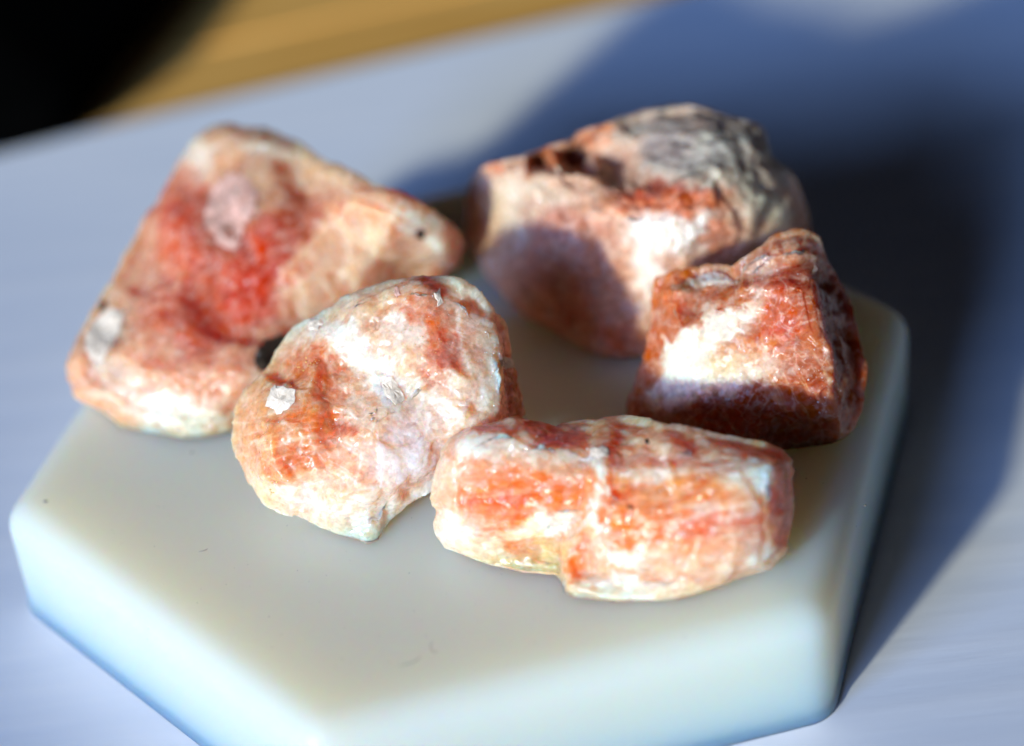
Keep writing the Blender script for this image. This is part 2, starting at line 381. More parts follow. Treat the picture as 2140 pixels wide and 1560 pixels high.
def tri_interp(pts, vals, bnd, Q):
    vs = [Vector((p[0], p[1])) for p in pts]
    res = delaunay_2d_cdt(vs, [(i, (i + 1) % bnd) for i in range(bnd)], [], 1, 1e-6)
    ov, _, of, orig, _, _ = res
    ovv = np.array([[v.x, v.y] for v in ov]); src = np.array([o_[0] if len(o_) else -1 for o_ in orig])
    val = np.array([vals[s] if s >= 0 else np.mean(vals) for s in src])
    out = np.full(len(Q), np.nan); bestd = np.full(len(Q), -1e9)
    for f in of:
        a, b, c = ovv[f[0]], ovv[f[1]], ovv[f[2]]
        det = (b[1] - c[1]) * (a[0] - c[0]) + (c[0] - b[0]) * (a[1] - c[1])
        if abs(det) < 1e-9: continue
        l0 = ((b[1] - c[1]) * (Q[:, 0] - c[0]) + (c[0] - b[0]) * (Q[:, 1] - c[1])) / det
        l1 = ((c[1] - a[1]) * (Q[:, 0] - c[0]) + (a[0] - c[0]) * (Q[:, 1] - c[1])) / det
        l2 = 1 - l0 - l1; mn = np.minimum(np.minimum(l0, l1), l2)
        m = mn > bestd
        v = l0.clip(0, 1) * val[f[0]] + l1.clip(0, 1) * val[f[1]] + l2.clip(0, 1) * val[f[2]]
        s = l0.clip(0, 1) + l1.clip(0, 1) + l2.clip(0, 1)
        out = np.where(m, v / s, out); bestd = np.where(m, mn, bestd)
    return out

EARLIER = []     # (bvh) of stones already placed, so the next one leans against them without cutting in
def hit_t(bvh, px, py):
    d = ray(px, py); out = np.full(len(px), 1e9)
    o_ = Vector(CAM)
    for i in range(len(px)):
        h = bvh.ray_cast(o_, Vector(d[i]))
        if h[0] is not None: out[i] = h[3] / np.linalg.norm(d[i])
    return out

def build_stone(name, sil, inner, center, thick, blobs, mat, base_col, seed, edit=None, amp=(.45, .18), facet=.5, chops=130, jagged=5.0, keep=None, veinw=.26, smooth_it=6,
                NT=460, NR=120, NB=40, streak=None, warp=16, gray=None):
    S = catmull(sil, NT); cx, cy = center
    rs0 = np.random.RandomState(seed + 5); per = np.cumsum(np.concatenate([[0], np.linalg.norm(np.diff(S[:, :2], axis=0), axis=1)]))
    rad_ = S[:, :2] - np.array([cx, cy]); rad_ /= np.linalg.norm(rad_, axis=1)[:, None]; jag = np.zeros(NT)
    for stp, am in ((46, jagged), (19, jagged * .6), (8, jagged * .3)):
        bk = np.sort(rs0.uniform(0, per[-1], int(per[-1] / stp)))
        bv_ = rs0.uniform(-am, am, len(bk)); jag += np.interp(per, bk, bv_, period=per[-1] + 5)
    jag *= (.25 + .75 * sstep(.2, 2.5, S[:, 2])) ; S[:, :2] += rad_ * jag[:, None]
    u = np.linspace(0, 1, NR + 1)[1:]; rf = .45 * u + .55 * np.sin(u * math.pi / 2)
    px = cx + rf[:, None] * (S[None, :, 0] - cx); py = cy + rf[:, None] * (S[None, :, 1] - cy)
    cp = np.array([(s[0], s[1]) for s in sil] + [(p[0], p[1]) for p in inner]); cz = np.array([s[2] for s in sil] + [p[2] for p in inner], float)
    ct = t_at(cp[:, 0], cp[:, 1], cz)
    Q = np.stack([px.ravel(), py.ravel()], 1)
    tf = tri_interp(cp, ct, len(sil), Q).reshape(px.shape)
    tc = float(tri_interp(cp, ct, len(sil), np.array([[cx, cy]], float))[0])
    ts = t_at(S[:, 0], S[:, 1], S[:, 2]); tf[-1] = ts
    for _ in range(smooth_it):                        # soften the creases
        a = (np.roll(tf, 1, 1) + np.roll(tf, -1, 1)) * .5; n = tf.copy()
        n[1:-1] = .5 * tf[1:-1] + .25 * a[1:-1] + .125 * (tf[:-2] + tf[2:]); n[0] = .6 * tf[0] + .4 * a[0]
        n[-1] = tf[-1]; tf = n
    if edit is not None: tf = tf + edit(px, py) * sstep(1.0, .96, rf)[:, None]
    rim = np.clip((rf - .86) / .14, 0, 1); tf = tf + (1 - np.sqrt(1 - rim ** 2))[:, None] * .55 * 0 - (rim * (1 - rim) * 1.6)[:, None]
    tf[-1] = ts; tc = float(tf[0].mean())
    t0 = t_at(px, py, .12); tf[:-1] = np.minimum(tf, t0)[:-1]
    ub = np.linspace(1, 0, NB + 1)[1:-1]; rb = np.sin(ub * math.pi / 2)
    pxb = cx + rb[:, None] * (S[None, :, 0] - cx); pyb = cy + rb[:, None] * (S[None, :, 1] - cy)
    tm = ts.mean(); tb = rb[:, None] ** 2 * ts[None] + (1 - rb[:, None] ** 2) * tm + thick * np.sqrt(1 - rb[:, None] ** 2)
    lim = t_at(pxb, pyb, .04)
    for bv in EARLIER: lim = np.minimum(lim, hit_t(bv, pxb.ravel(), pyb.ravel()).reshape(pxb.shape) - .35)
    tfb = tri_interp(cp, ct, len(sil), np.stack([pxb.ravel(), pyb.ravel()], 1)).reshape(pxb.shape)
    bad = (lim < tfb + .3).sum(); print(name, 'thin spots behind front face', int(bad), 'of', lim.size)
    tb = np.maximum(np.minimum(tb, lim), tfb + .3)
    tb = np.minimum(tb, t_at(pxb, pyb, .04))
    tbc = min(tm + thick, float(t_at(np.float64(cx), np.float64(cy), .04)))
    for bv in EARLIER: tbc = min(tbc, float(hit_t(bv, np.array([cx]), np.array([cy]))[0]) - .35)
    tbc = max(tbc, tc + .3)
    rbx = np.concatenate([[0], rb[::-1], [1]])
    tbx = np.concatenate([np.full((1, NT), tbc), tb[::-1], ts[None]])
    tbi = np.stack([np.interp(rf, rbx, tbx[:, i]) for i in range(NT)], 1); tfi = np.stack([np.interp(rb, np.concatenate([[0], rf]), np.concatenate([[tc], tf[:, i]])) for i in range(NT)], 1)
    TH = np.concatenate([[tbc - tc], (tbi - tf).ravel(), (tb - tfi).ravel(), [tbc - tc]]).clip(0, 9)
    PX = np.concatenate([[cx], px.ravel(), pxb.ravel(), [cx]]); PY = np.concatenate([[cy], py.ravel(), pyb.ravel(), [cy]])
    T = np.concatenate([[tc], tf.ravel(), tb.ravel(), [tbc]])
    V = pt(PX, PY, T)
    Fc = []; nr = NR + len(rb)
    for i in range(NT):
        j = (i + 1) % NT
        Fc.append((0, 1 + j, 1 + i))
        for r in range(nr - 1):
            a = 1 + r * NT; Fc.append((a + i, a + j, a + NT + j, a + NT + i))
        a = 1 + (nr - 1) * NT; Fc.append((a + i, a + j, len(V) - 1))
    quads = np.array([f for f in Fc if len(f) == 4])
    # replace the needle triangles at the pole of the front face by a coarser patch
    R0 = int(np.searchsorted(rf, .05)); Rm = max(1, R0 // 2); g_n = 20
    a0, am = 1 + R0 * NT, 1 + Rm * NT; m_ = NT // g_n
    Fc = [f for f in Fc if not (max(f) <= a0 + NT - 1 and min(f) < a0)]
    for q in range(m_):
        v, v2 = am + q * g_n, am + ((q + 1) % m_) * g_n
        for i in range(g_n): Fc.append((v if i < g_n // 2 else v2, a0 + (q * g_n + i + 1) % NT, a0 + q * g_n + i))
        Fc.append((v, v2, a0 + q * g_n + g_n // 2)); Fc.append((0, v2, v))
    def normals(V):
        n = np.cross(V[quads[:, 2]] - V[quads[:, 0]], V[quads[:, 3]] - V[quads[:, 1]]); N = np.zeros_like(V)
        for k in range(4): np.add.at(N, quads[:, k], n)
        N[0] = N[1:1 + NT].mean(0); N[-1] = N[-1 - NT:-1].mean(0)
        return N / (np.linalg.norm(N, axis=1)[:, None] + 1e-12)
    N = normals(V)
    if (N[1 + NT * 20] @ (CAM - V[1 + NT * 20])) < 0:
        Fc = [tuple(reversed(f)) for f in Fc]; N = -N
    # broken-crystal relief: flat cleavage cells, ridges, fine crust
    lump = amp[0] * fbm(V / 5.0, seed, 3, .45) + (.30 * facet) * fbm(V / 2.6, seed + 5, 3, .5) + .5 * facet * (cells(V / 4.2 + .12 * fbm(V / 2.5, seed + 40, 2)[:, None], seed) - .3)
    lump = lump - np.median(lump)
    V0 = V.copy(); thin = (.12 + .88 * sstep(.2, 2.6, TH))
    if keep is not None: thin = thin * keep(PX, PY)
    isf = np.arange(len(V)) <= NR * NT
    V = V + N * (lump * thin)[:, None]
    # split the lumps off along flat cleavage planes
    N2 = normals(V)
    if np.einsum('ij,ij->i', N2, N).mean() < 0: N2 = -N2
    rs = np.random.RandomState(seed)
    front = np.arange(1, 1 + NR * NT)
    base_n = normals(V)[front].mean(0)
    for kk in range(chops):
        i = rs.choice(front) if rs.rand() < .85 else rs.randint(1, len(V) - 1)
        r = 1.4 + 4.6 * rs.rand() ** 1.5
        n = N2[i] * 1.0 + rs.normal(0, .10, 3); n /= np.linalg.norm(n)
        d = np.linalg.norm(V - V[i], axis=1) / r
        nb = (d < 1) & ((N2 @ n) > .3); vn = V @ n
        if nb.sum() < 8: continue
        c = np.percentile(vn[nb], 62); over = vn - c; m = nb & (over > 0)
        V[m] -= n * (np.minimum(over[m], .34) * sstep(1.0, .86, d[m]) * thin[m])[:, None]
    N = normals(V)
    if np.einsum('ij,ij->i', N2, N).mean() < 0: N = -N
    D_ = V - V0; core = rf < .10; nc = int(core.sum())          # even out the pole of the front face
    G_ = D_[1:1 + NR * NT].reshape(NR, NT, 3)
    for _ in range(2): G_[1:-1] = .4 * G_[1:-1] + .15 * (np.roll(G_, 1, 1)[1:-1] + np.roll(G_, -1, 1)[1:-1] + G_[:-2] + G_[2:])
    D_[1:1 + NR * NT] = G_.reshape(-1, 3)
    blk = D_[1:1 + nc * NT].reshape(nc, NT, 3); mean = blk[-1].mean(0)
    w_ = (rf[:nc] / .10)[:, None, None] ** 1.5; D_[1:1 + nc * NT] = (blk * w_ + mean * (1 - w_)).reshape(-1, 3); D_[0] = mean
    V = V0 + D_
    N = normals(V)
    if np.einsum('ij,ij->i', N2, N).mean() < 0: N = -N
    fine = amp[1] * .8 * fbm(V / 1.0, seed + 7, 3, .5) - .05 * facet * (cells(V / .8, seed + 17) - .25) * (1 + fbm(V / 3.0, seed + 9, 2))
    V = V + N * (fine * (.4 + .6 * thin))[:, None]
    V[:, 2] = np.maximum(V[:, 2], np.where(isf, .12, .04))
    # ---- colour zones of the mineral, plus some painted shade and glow
    P3 = V
    wx = warp * fbm(P3 / 2.6, seed + 21, 5, .6); wy = warp * fbm(P3 / 2.6, seed + 22, 5, .6)
    qx, qy = PX + wx * 1.7, PY + wy * 1.7
    colr = np.tile(np.array(base_col, float), (len(V), 1))
    def grain(sz, sd, px_):
        _, _, v = worley(P3 / sz + .25 * fbm(P3 / (sz * .7), sd, 2)[:, None], sd)
        return px_ * (v - .5) * 2, px_ * (((v * 97.0) % 1.0) - .5) * 2
    for sz, sd, px_ in ((1.7, seed + 301, 9), (.75, seed + 311, 7)):
        gx, gy = grain(sz, sd, px_); qx = qx + gx; qy = qy + gy
    patch = fbm(P3 / 3.0, seed + 30, 5, .6)
    colr *= (1 + .22 * patch)[:, None]
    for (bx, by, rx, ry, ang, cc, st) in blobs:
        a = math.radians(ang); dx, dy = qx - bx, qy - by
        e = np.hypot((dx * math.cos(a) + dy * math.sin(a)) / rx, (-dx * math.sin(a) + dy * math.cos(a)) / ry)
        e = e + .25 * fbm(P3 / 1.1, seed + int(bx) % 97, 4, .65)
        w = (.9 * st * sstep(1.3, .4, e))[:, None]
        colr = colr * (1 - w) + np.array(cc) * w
    if streak:
        for (ang, L1, L2, a_, cc, x0, y0, rx, ry) in streak:
            a = math.radians(ang); s1 = (PX * math.cos(a) + PY * math.sin(a)); s2 = (-PX * math.sin(a) + PY * math.cos(a))
            n = fbm(np.stack([s1 / L1, s2 / L2, P3[:, 2] * .3], 1), seed + 60 + int(x0) % 31, 4, .6)
            w = a_ * sstep(.02, .42, n) * sstep(1.2, .5, np.hypot((PX - x0) / rx, (PY - y0) / ry))
            colr = colr * (1 - w[:, None]) + np.array(cc) * w[:, None]
    gr = fbm(P3 / .45, seed + 77, 3, .6); vein_ = 1 - np.abs(fbm(P3 / np.array([1.6, .9, 1.2]) + .4 * fbm(P3 / .8, seed + 83, 3)[:, None], seed + 82, 4, .55)) * 5
    w = (veinw * sstep(.35, 1.0, vein_) * sstep(-.1, .3, fbm(P3 / 2.4, seed + 84, 3)))[:, None]; colr = colr * (1 - w) + np.array([.90, .80, .70]) * w
    sp = sstep(.24, .5, fbm(P3 / .5, seed + 85, 3, .6)) * sstep(-.05, .3, fbm(P3 / 3.2, seed + 86, 3)); colr = colr * (1 - .26 * sp[:, None] * np.array([.25, .8, .9]))
    colr *= (1 + .12 * gr)[:, None]
    colr = (.97 * colr.clip(.01, .96) ** np.array([.86, 1.06, 1.14])).clip(0, .95)
    cen = V.mean(0); loc = (cen[0], cen[1], .04)
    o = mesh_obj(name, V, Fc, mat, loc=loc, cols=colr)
    tri = [f for f in Fc]
    bv = BVHTree.FromPolygons([tuple(v) for v in V], tri); EARLIER.append(bv)
    o['_'] = 0; del o['_']
    return o, bv

def surf(bv, px, py):
    d = ray(np.float64(px), np.float64(py)); h = bv.ray_cast(Vector(CAM), Vector(d))
    return (np.array(h[0]), np.array(h[1])) if h[0] is not None else (None, None)

def chip(stone, bv, poly, mat, name, thick=.3, label=None, seed=0, sink=.25):
    """a flake lying in the stone's face: outer ring sunk in, raised uneven top"""
    poly = np.array(poly, float); c = poly.mean(0); rr = random.Random(seed)
    fine = []
    for i in range(len(poly)):
        a, b = poly[i], poly[(i + 1) % len(poly)]
        ln = np.linalg.norm(b - a); k = max(2, int(ln / 9))
        for q in range(k): fine.append(a + (b - a) * (q + rr.uniform(-.2, .2)) / k + np.array([rr.uniform(-1, 1), rr.uniform(-1, 1)]) * min(3.0, ln * .12))
    fine = np.array(fine); n = len(fine); V = []; ns = []
    for s, hgt in ((1.0, -sink), (.97, thick * .6), (.72, thick), (.36, thick)):
        for p in c + (fine - c) * s:
            q, nn = surf(bv, *p)
            if q is None: q, nn = surf(bv, *(c + (p - c) * .7))
            if q is None: q, nn = surf(bv, *c)
            if q is None: return None
            if nn @ (CAM - q) < 0: nn = -nn
            V.append([q, nn, hgt])
    qc, nc = surf(bv, *c); nc = nc if nc @ (CAM - qc) > 0 else -nc
    nm = np.mean([v[1] for v in V], 0); nm /= np.linalg.norm(nm)
    Vv = [v[0] + v[1] * (v[2] + (rr.uniform(-.03, .03) if v[2] > 0 else 0)) for v in V] + [qc + nm * thick * 1.1]
    Fc = []
    for j in range(3):
        for i in range(n): Fc.append((j * n + i, j * n + (i + 1) % n, (j + 1) * n + (i + 1) % n, (j + 1) * n + i))
    for i in range(n): Fc.append((3 * n + i, 3 * n + (i + 1) % n, 4 * n))
    Fc.append(tuple(range(n - 1, -1, -1)))
    cN = np.cross(np.array(Vv[3 * n + 1]) - Vv[3 * n], np.array(Vv[4 * n]) - Vv[3 * n])
    if cN @ nm < 0: Fc = [tuple(reversed(f)) for f in Fc]
    tint = {M_CHIP: (.84, .72, .60), M_PINKCHIP: (.78, .47, .39)}.get(mat); cols = None
    if tint: mat = M_FLAKE; cols = (np.array(tint)[None] * np.array([[1 + rr.uniform(-.16, .06)] for _ in Vv])).clip(0, .92)
    o = mesh_obj(name, Vv, Fc, mat, loc=tuple(qc), parent=stone, smooth=False, cols=cols)
    if label: o['label'] = label
    return o

OCT = [(1, 0, 0), (-1, 0, 0), (0, 1, 0), (0, -1, 0), (0, 0, 1), (0, 0, -1)]
OF = [(0, 2, 4), (2, 1, 4), (1, 3, 4), (3, 0, 4), (2, 0, 5), (1, 2, 5), (3, 1, 5), (0, 3, 5)]
def glints(stone, bv, zones, mat, name, seed):
    rr = random.Random(seed); V = []; Fc = []
    for (x, y, rx, ry, n, smin, smax) in zones:
        for _ in range(n):
            a = rr.uniform(0, 2 * math.pi); r = math.sqrt(rr.random())
            q, nn = surf(bv, x + rx * r * math.cos(a), y + ry * r * math.sin(a))
            if q is None: continue
            s = smin + (smax - smin) * rr.random() ** 2.5
            Rm = Matrix.Rotation(rr.uniform(0, 6.3), 3, Vector((rr.gauss(0, 1), rr.gauss(0, 1), rr.gauss(0, 1))).normalized())
            k = len(V)
            for v in OCT: V.append(np.array(Rm @ Vector((v[0] * s, v[1] * s * rr.uniform(.5, 1), v[2] * s * rr.uniform(.35, .9)))) + q)
            Fc += [tuple(i + k for i in f) for f in OF]
    if not V: return
    o = mesh_obj(name, V, Fc, mat, loc=tuple(np.mean(V, 0)), parent=stone, smooth=True); o['kind'] = 'stuff'
    return o

WHITE = (.90, .86, .79); MILK = (.80, .70, .60); PEACH = (.80, .56, .42); PINK = (.80, .47, .38); TAN = (.62, .42, .27)
RED = (.52, .105, .095); DRED = (.36, .05, .04); ORANGE = (.80, .26, .14); DORANGE = (.64, .18, .095); BROWN = (.34, .12, .06)
GREY = (.50, .49, .42); DGREY = (.22, .21, .19); YEL = (.86, .62, .33)

M_A = stone_mat('peach_red_sunstone', sss=1.0, vein=.14)
M_B = stone_mat('orange_white_sunstone', sss=1.0, radius=(6.0, 2.6, 1.6), rough=.24, vein=.22)
M_C = stone_mat('salmon_sunstone', sss=1.0, radius=(8.0, 3.0, 1.7), rough=.22, stretch=(.55, 1, 1), vein=.08)
M_D = stone_mat('grey_white_sunstone', sss=.55, radius=(2.5, 1.2, .7), rough=.5, vein=.2)
M_E = stone_mat('rust_sunstone', sss=.85, radius=(5.0, 1.8, 1.0), rough=.30, vein=.15)
M_FLAKE = stone_mat('cleavage_flake_mineral', sss=.12, radius=(.8, .6, .5), rough=.4, vein=.1)
GRP = 'raw sunstone crystals on the milky block'

# ---- the stone at the back right
silD = [(1010,345,12.0),(985,370,10.4),(975,410,9),(968,450,7),(975,490,5),(990,530,3.5),(1010,570,2.5),(1050,620,1.5),(1110,670,1),(1170,700,.5),(1230,735,.2),(1290,750,0),(1340,745,0),(1400,735,0),(1500,690,0),(1600,620,0),(1680,560,1),(1692,500,3),(1688,440,6),(1675,400,8.5),(1655,360,10.5),(1620,330,12),(1605,300,13),(1580,265,14),(1540,245,14.5),(1490,232,15),(1440,222,15),(1390,230,14.8),(1330,235,14.5),(1270,255,15),(1210,275,14.4),(1190,295,14),(1150,305,13.8),(1100,322,13.4),(1050,335,12.8)]
inD = [(1030,372,12),(1100,368,12.8),(1180,370,13.2),(1250,372,13.6),(1310,385,13.8),(1400,405,14.2),(1480,420,13.6),(1120,338,10.6),(1200,335,10.6),(1280,345,11.4),(1240,305,12.6),(1330,290,14),(1340,340,13.4),(1400,330,14.6),(1420,270,15.2),(1500,300,15.1),(1560,300,14.6),(1580,350,13.6),(1500,370,14.4),(1600,420,11),(1640,450,7.8),(1530,480,10.8),(1400,445,13.5),(1450,520,10),(1350,480,12),(1250,450,12.4),(1060,430,9.8),(1080,500,7.4),(1160,460,11),(1150,550,6.9),(1200,620,4.8),(1280,690,2.4),(1330,560,8.2),(1340,650,4.2),(1420,600,5.5),(1520,580,4.5),(1250,560,7.3)]
blD = [(1090,430,110,80,10,(.56,.52,.42),.95),(1060,400,50,40,0,MILK,.4),(1180,540,130,110,25,(.50,.28,.24),.75),(1160,480,70,60,0,(.45,.20,.17),.6),(1280,640,110,70,30,(.62,.30,.20),.7),(1290,715,80,35,25,DORANGE,.7),(1200,650,60,14,30,DORANGE,.5),  # brown front deepened to carry the shadow cast on it
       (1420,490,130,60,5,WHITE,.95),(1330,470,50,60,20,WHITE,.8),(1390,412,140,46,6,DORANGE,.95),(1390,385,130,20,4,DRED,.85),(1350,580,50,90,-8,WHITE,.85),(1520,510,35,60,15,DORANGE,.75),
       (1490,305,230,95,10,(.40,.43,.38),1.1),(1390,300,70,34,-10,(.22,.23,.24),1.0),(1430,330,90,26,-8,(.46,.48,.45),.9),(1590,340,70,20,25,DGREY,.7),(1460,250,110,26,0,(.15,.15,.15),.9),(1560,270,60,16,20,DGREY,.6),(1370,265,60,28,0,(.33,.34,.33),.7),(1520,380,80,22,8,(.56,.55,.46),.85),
       (1600,430,60,55,30,(.62,.62,.50),.9),(1665,440,22,70,0,BROWN,.5),(1150,330,80,24,-5,BROWN,.95),(1250,340,60,22,0,(.16,.12,.12),.9),(1250,280,55,18,-20,ORANGE,.8),(1020,350,32,20,-20,DORANGE,.8),(1000,480,30,80,0,TAN,.5)]  # dark hollow behind the front edge is painted shade
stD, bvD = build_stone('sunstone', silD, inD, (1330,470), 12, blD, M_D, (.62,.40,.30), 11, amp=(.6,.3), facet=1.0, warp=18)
tag(stD, 'largest rear stone with rough grey white top and a shaded purplish brown front', 'crystal', GRP)

# ---- the tall triangular red stone at the left
silA = [(430,268,14.5),(470,262,15),(530,265,15),(580,275,14.5),(620,300,14),(680,333,14.3),(740,361,14.8),(800,386,15),(850,406,14.6),(890,431,13.8),(930,460,11.2),(960,490,8.5),(966,520,6.5),(950,558,3.8),(860,640,.5),(760,720,0),(650,800,0),(560,870,0),(480,905,0),(430,915,0),(380,918,0),(310,905,0),(250,890,.3),(215,860,1),(160,830,2),(140,795,3),(137,765,4),(160,710,5),(200,640,6.5),(250,550,8.3),(300,465,10),(340,400,11.3),(370,350,12.3),(390,310,13.2),(405,285,14)]
inA = [(480,310,14.6),(560,330,14.2),(440,380,12.7),(480,440,12),(560,430,12.4),(640,420,12),(420,560,10),(520,540,10.4),(600,560,9.8),(700,470,12),(740,430,14),(820,455,14),(880,490,10.6),(920,520,8.6),(780,560,7.6),(860,560,5),(700,620,6.3),(650,680,5),(540,660,7.4),(540,760,5.4),(400,780,5.5),(450,680,7.7),(300,760,5.7),(220,730,5.9),(250,830,3),(350,850,2.5),(450,850,2.6),(330,600,9),(300,680,7.5),(380,480,11.4)]
blA = [(480,300,90,50,10,(.70,.47,.35),.6),(410,330,40,45,0,WHITE,.5),(560,320,70,30,15,MILK,.5),(450,600,210,210,-40,(.70,.30,.24),.8),(390,440,85,90,-50,RED,.85),(350,500,40,70,30,(.68,.14,.09),.6),(520,560,130,75,-45,RED,.9),(620,450,80,55,-35,DRED,.75),(480,640,140,60,-25,RED,.8),(380,650,120,70,25,(.58,.20,.16),.6),(400,590,60,40,0,PINK,.6),
       (470,580,170,125,-42,(.60,.15,.12),.75),(520,570,90,55,-45,(.50,.09,.075),.7),(720,540,120,75,-30,(.80,.58,.43),.85),(640,620,60,60,-40,(.84,.64,.48),.7),(760,440,60,40,20,(.68,.44,.30),.6),(870,465,45,35,30,WHITE,.85),(920,520,40,35,20,WHITE,.6),(800,500,40,40,0,(.84,.62,.46),.6),(715,455,12,12,0,RED,.7),(900,590,70,20,-35,DORANGE,.6),(340,860,60,50,0,WHITE,.95),(240,800,70,50,20,MILK,.7),(430,880,80,30,0,(.72,.66,.52),.85),(180,790,40,30,0,(.66,.46,.36),.7),(560,800,60,60,0,(.80,.62,.47),.7),(460,770,90,40,0,(.66,.40,.31),.5),(930,460,40,12,35,BROWN,.8)]  # brown streak on the right ridge paints its shaded edge
stA, bvA = build_stone('sunstone', silA, inA, (500,600), 9, blA, M_A, (.70,.42,.30), 23, amp=(.3,.12), facet=.34, warp=17)
tag(stA, 'tall triangular peach stone with a deep red centre at the left of the block', 'crystal', GRP)
chip(stA, bvA, [(437,402),(462,372),(490,362),(520,372),(537,402),(532,440),(510,470),(505,510),(485,528),(462,515),(440,488),(424,462)], M_PINKCHIP, 'cleavage_flake', .10, 'pinkish white flake on the red face', 1)
chip(stA, bvA, [(203,662),(236,642),(258,654),(254,690),(232,720),(214,757),(188,752),(174,722),(182,690)], M_CHIP, 'cleavage_flake', .12, 'greyish white flake near the left edge', 2)
chip(stA, bvA, [(534,738),(550,714),(572,704),(592,698),(602,712),(578,746),(556,776),(532,768)], M_INCL, 'dark_inclusion', .35, 'largest black inclusion low on the face', 3)
chip(stA, bvA, [(212,630),(224,632),(218,648),(208,654)], M_INCL, 'dark_inclusion', .3, 'thin black inclusion on the left edge', 4)
chip(stA, bvA, [(870,482),(882,479),(890,488),(884,501),(872,499)], M_INCL, 'dark_inclusion', .12, 'small dark spot near the right tip', 5)

# ---- the rust coloured stone at the right
silE = [(1690,483,14),(1655,482,14.3),(1610,495,14),(1560,530,13),(1530,550,12.3),(1480,548,11.5),(1440,552,11),(1400,565,10.5),(1370,580,9.8),(1360,620,8.5),(1358,680,6.5),(1345,740,4.5),(1325,800,2.5),(1310,850,.8),(1312,880,.3),(1350,905,0),(1420,930,0),(1500,945,0),(1570,950,0),(1650,940,0),(1740,928,0),(1780,905,.5),(1805,860,1.8),(1808,820,2.8),(1815,770,4),(1805,710,5.5),(1790,660,7),(1770,610,8.5),(1745,565,10.5),(1725,530,12),(1712,500,13.3)]
inE = [(1660,520,14.5),(1610,530,13.8),(1640,565,12.5),(1565,575,11.9),(1480,600,10.2),(1440,640,9.2),(1395,590,11),(1395,640,9.6),(1420,690,8.7),(1455,655,10.4),(1560,610,12.5),(1650,595,13),(1705,610,12.4),(1722,680,10.4),(1738,760,7.9),(1752,840,5.1),(1765,890,2.5),(1780,760,5.4),(1765,680,8),(1385,760,5.9),(1372,830,3.6),(1600,700,10.1),(1500,760,7.5),(1650,800,7),(1550,830,5.6),(1450,840,4.5),(1650,880,3.1),(1500,890,2.6),(1400,870,2.4)]
blE = [(1480,780,130,60,-16,(.80,.66,.46),.95),(1405,785,60,85,25,(.88,.82,.70),1.1),(1480,690,150,44,-36,(.88,.82,.70),1.1),(1640,660,95,75,-20,(.54,.16,.105),.85),(1620,700,60,40,-20,RED,.5),(1580,720,70,28,-10,(.68,.36,.22),.8),(1630,770,110,32,-10,(.74,.46,.36),.85),(1560,790,90,26,-8,MILK,.7),
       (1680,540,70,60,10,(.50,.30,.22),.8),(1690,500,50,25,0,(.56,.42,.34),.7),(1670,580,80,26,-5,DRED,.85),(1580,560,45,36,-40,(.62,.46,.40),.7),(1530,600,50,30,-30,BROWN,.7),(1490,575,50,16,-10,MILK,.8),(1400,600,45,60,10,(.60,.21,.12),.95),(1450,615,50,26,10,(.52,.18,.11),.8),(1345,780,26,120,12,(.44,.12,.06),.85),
       (1778,700,52,170,-12,(.17,.035,.022),1.0),(1760,640,40,70,-20,(.20,.04,.025),.9),(1700,620,30,70,-20,(.46,.13,.08),.5),(1700,800,90,70,35,(.40,.12,.07),.85),(1560,880,190,70,-4,(.30,.06,.035),.92),(1700,900,110,50,-20,(.30,.10,.05),.8),(1400,880,70,30,0,(.40,.26,.18),.6)]  # rust deepened on the right face and base to carry their shade
skE = [(62,120,9,.55,(.72,.46,.30),1690,810,110,90),(62,150,10,.3,(.60,.30,.18),1790,720,40,180)]
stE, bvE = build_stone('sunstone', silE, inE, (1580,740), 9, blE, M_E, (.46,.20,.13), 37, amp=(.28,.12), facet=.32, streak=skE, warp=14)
tag(stE, 'rust red stone with a bright white left corner on the right of the block', 'crystal', GRP)

# ---- the round orange and white stone in the middle
silB = [(905,573,15),(960,580,15),(1005,605,14.3),(1040,650,12.5),(1065,690,10.5),(1078,760,8.3),(1085,810,6.3),(1100,865,4.8),(1040,940,4.2),(960,990,3.4),(900,1025,2.7),(850,1060,1.6),(815,1090,.6),(790,1130,0),(765,1138,0),(700,1118,.3),(640,1090,1),(590,1075,1.5),(545,1050,2),(515,1010,3),(490,960,4.5),(480,920,5.5),(490,870,7),(510,815,8),(545,780,9),(580,730,10),(610,690,11),(640,665,12),(690,635,13),(750,605,14),(820,580,15),(870,573,15.2)]
inB = [(880,610,15.4),(960,625,14.4),(800,640,14.6),(740,690,13.3),(690,690,12.6),(840,700,13.7),(950,700,13),(1020,660,13.3),(1042,720,12),(1050,790,10.2),(1048,850,8),(640,760,11.8),(700,760,11.6),(760,800,11.2),(800,770,11.5),(830,820,11.6),(880,800,11.4),(980,790,11.2),(990,870,8.9),(545,850,9),(560,920,8.2),(660,870,9.8),(780,900,9.6),(900,920,8),(880,980,6.2),(540,1000,5),(620,1000,6),(700,1000,6.4),(760,1040,4.6),(840,1000,5.9),(840,1040,3.6),(700,1080,2.8),(780,1090,2.0)]
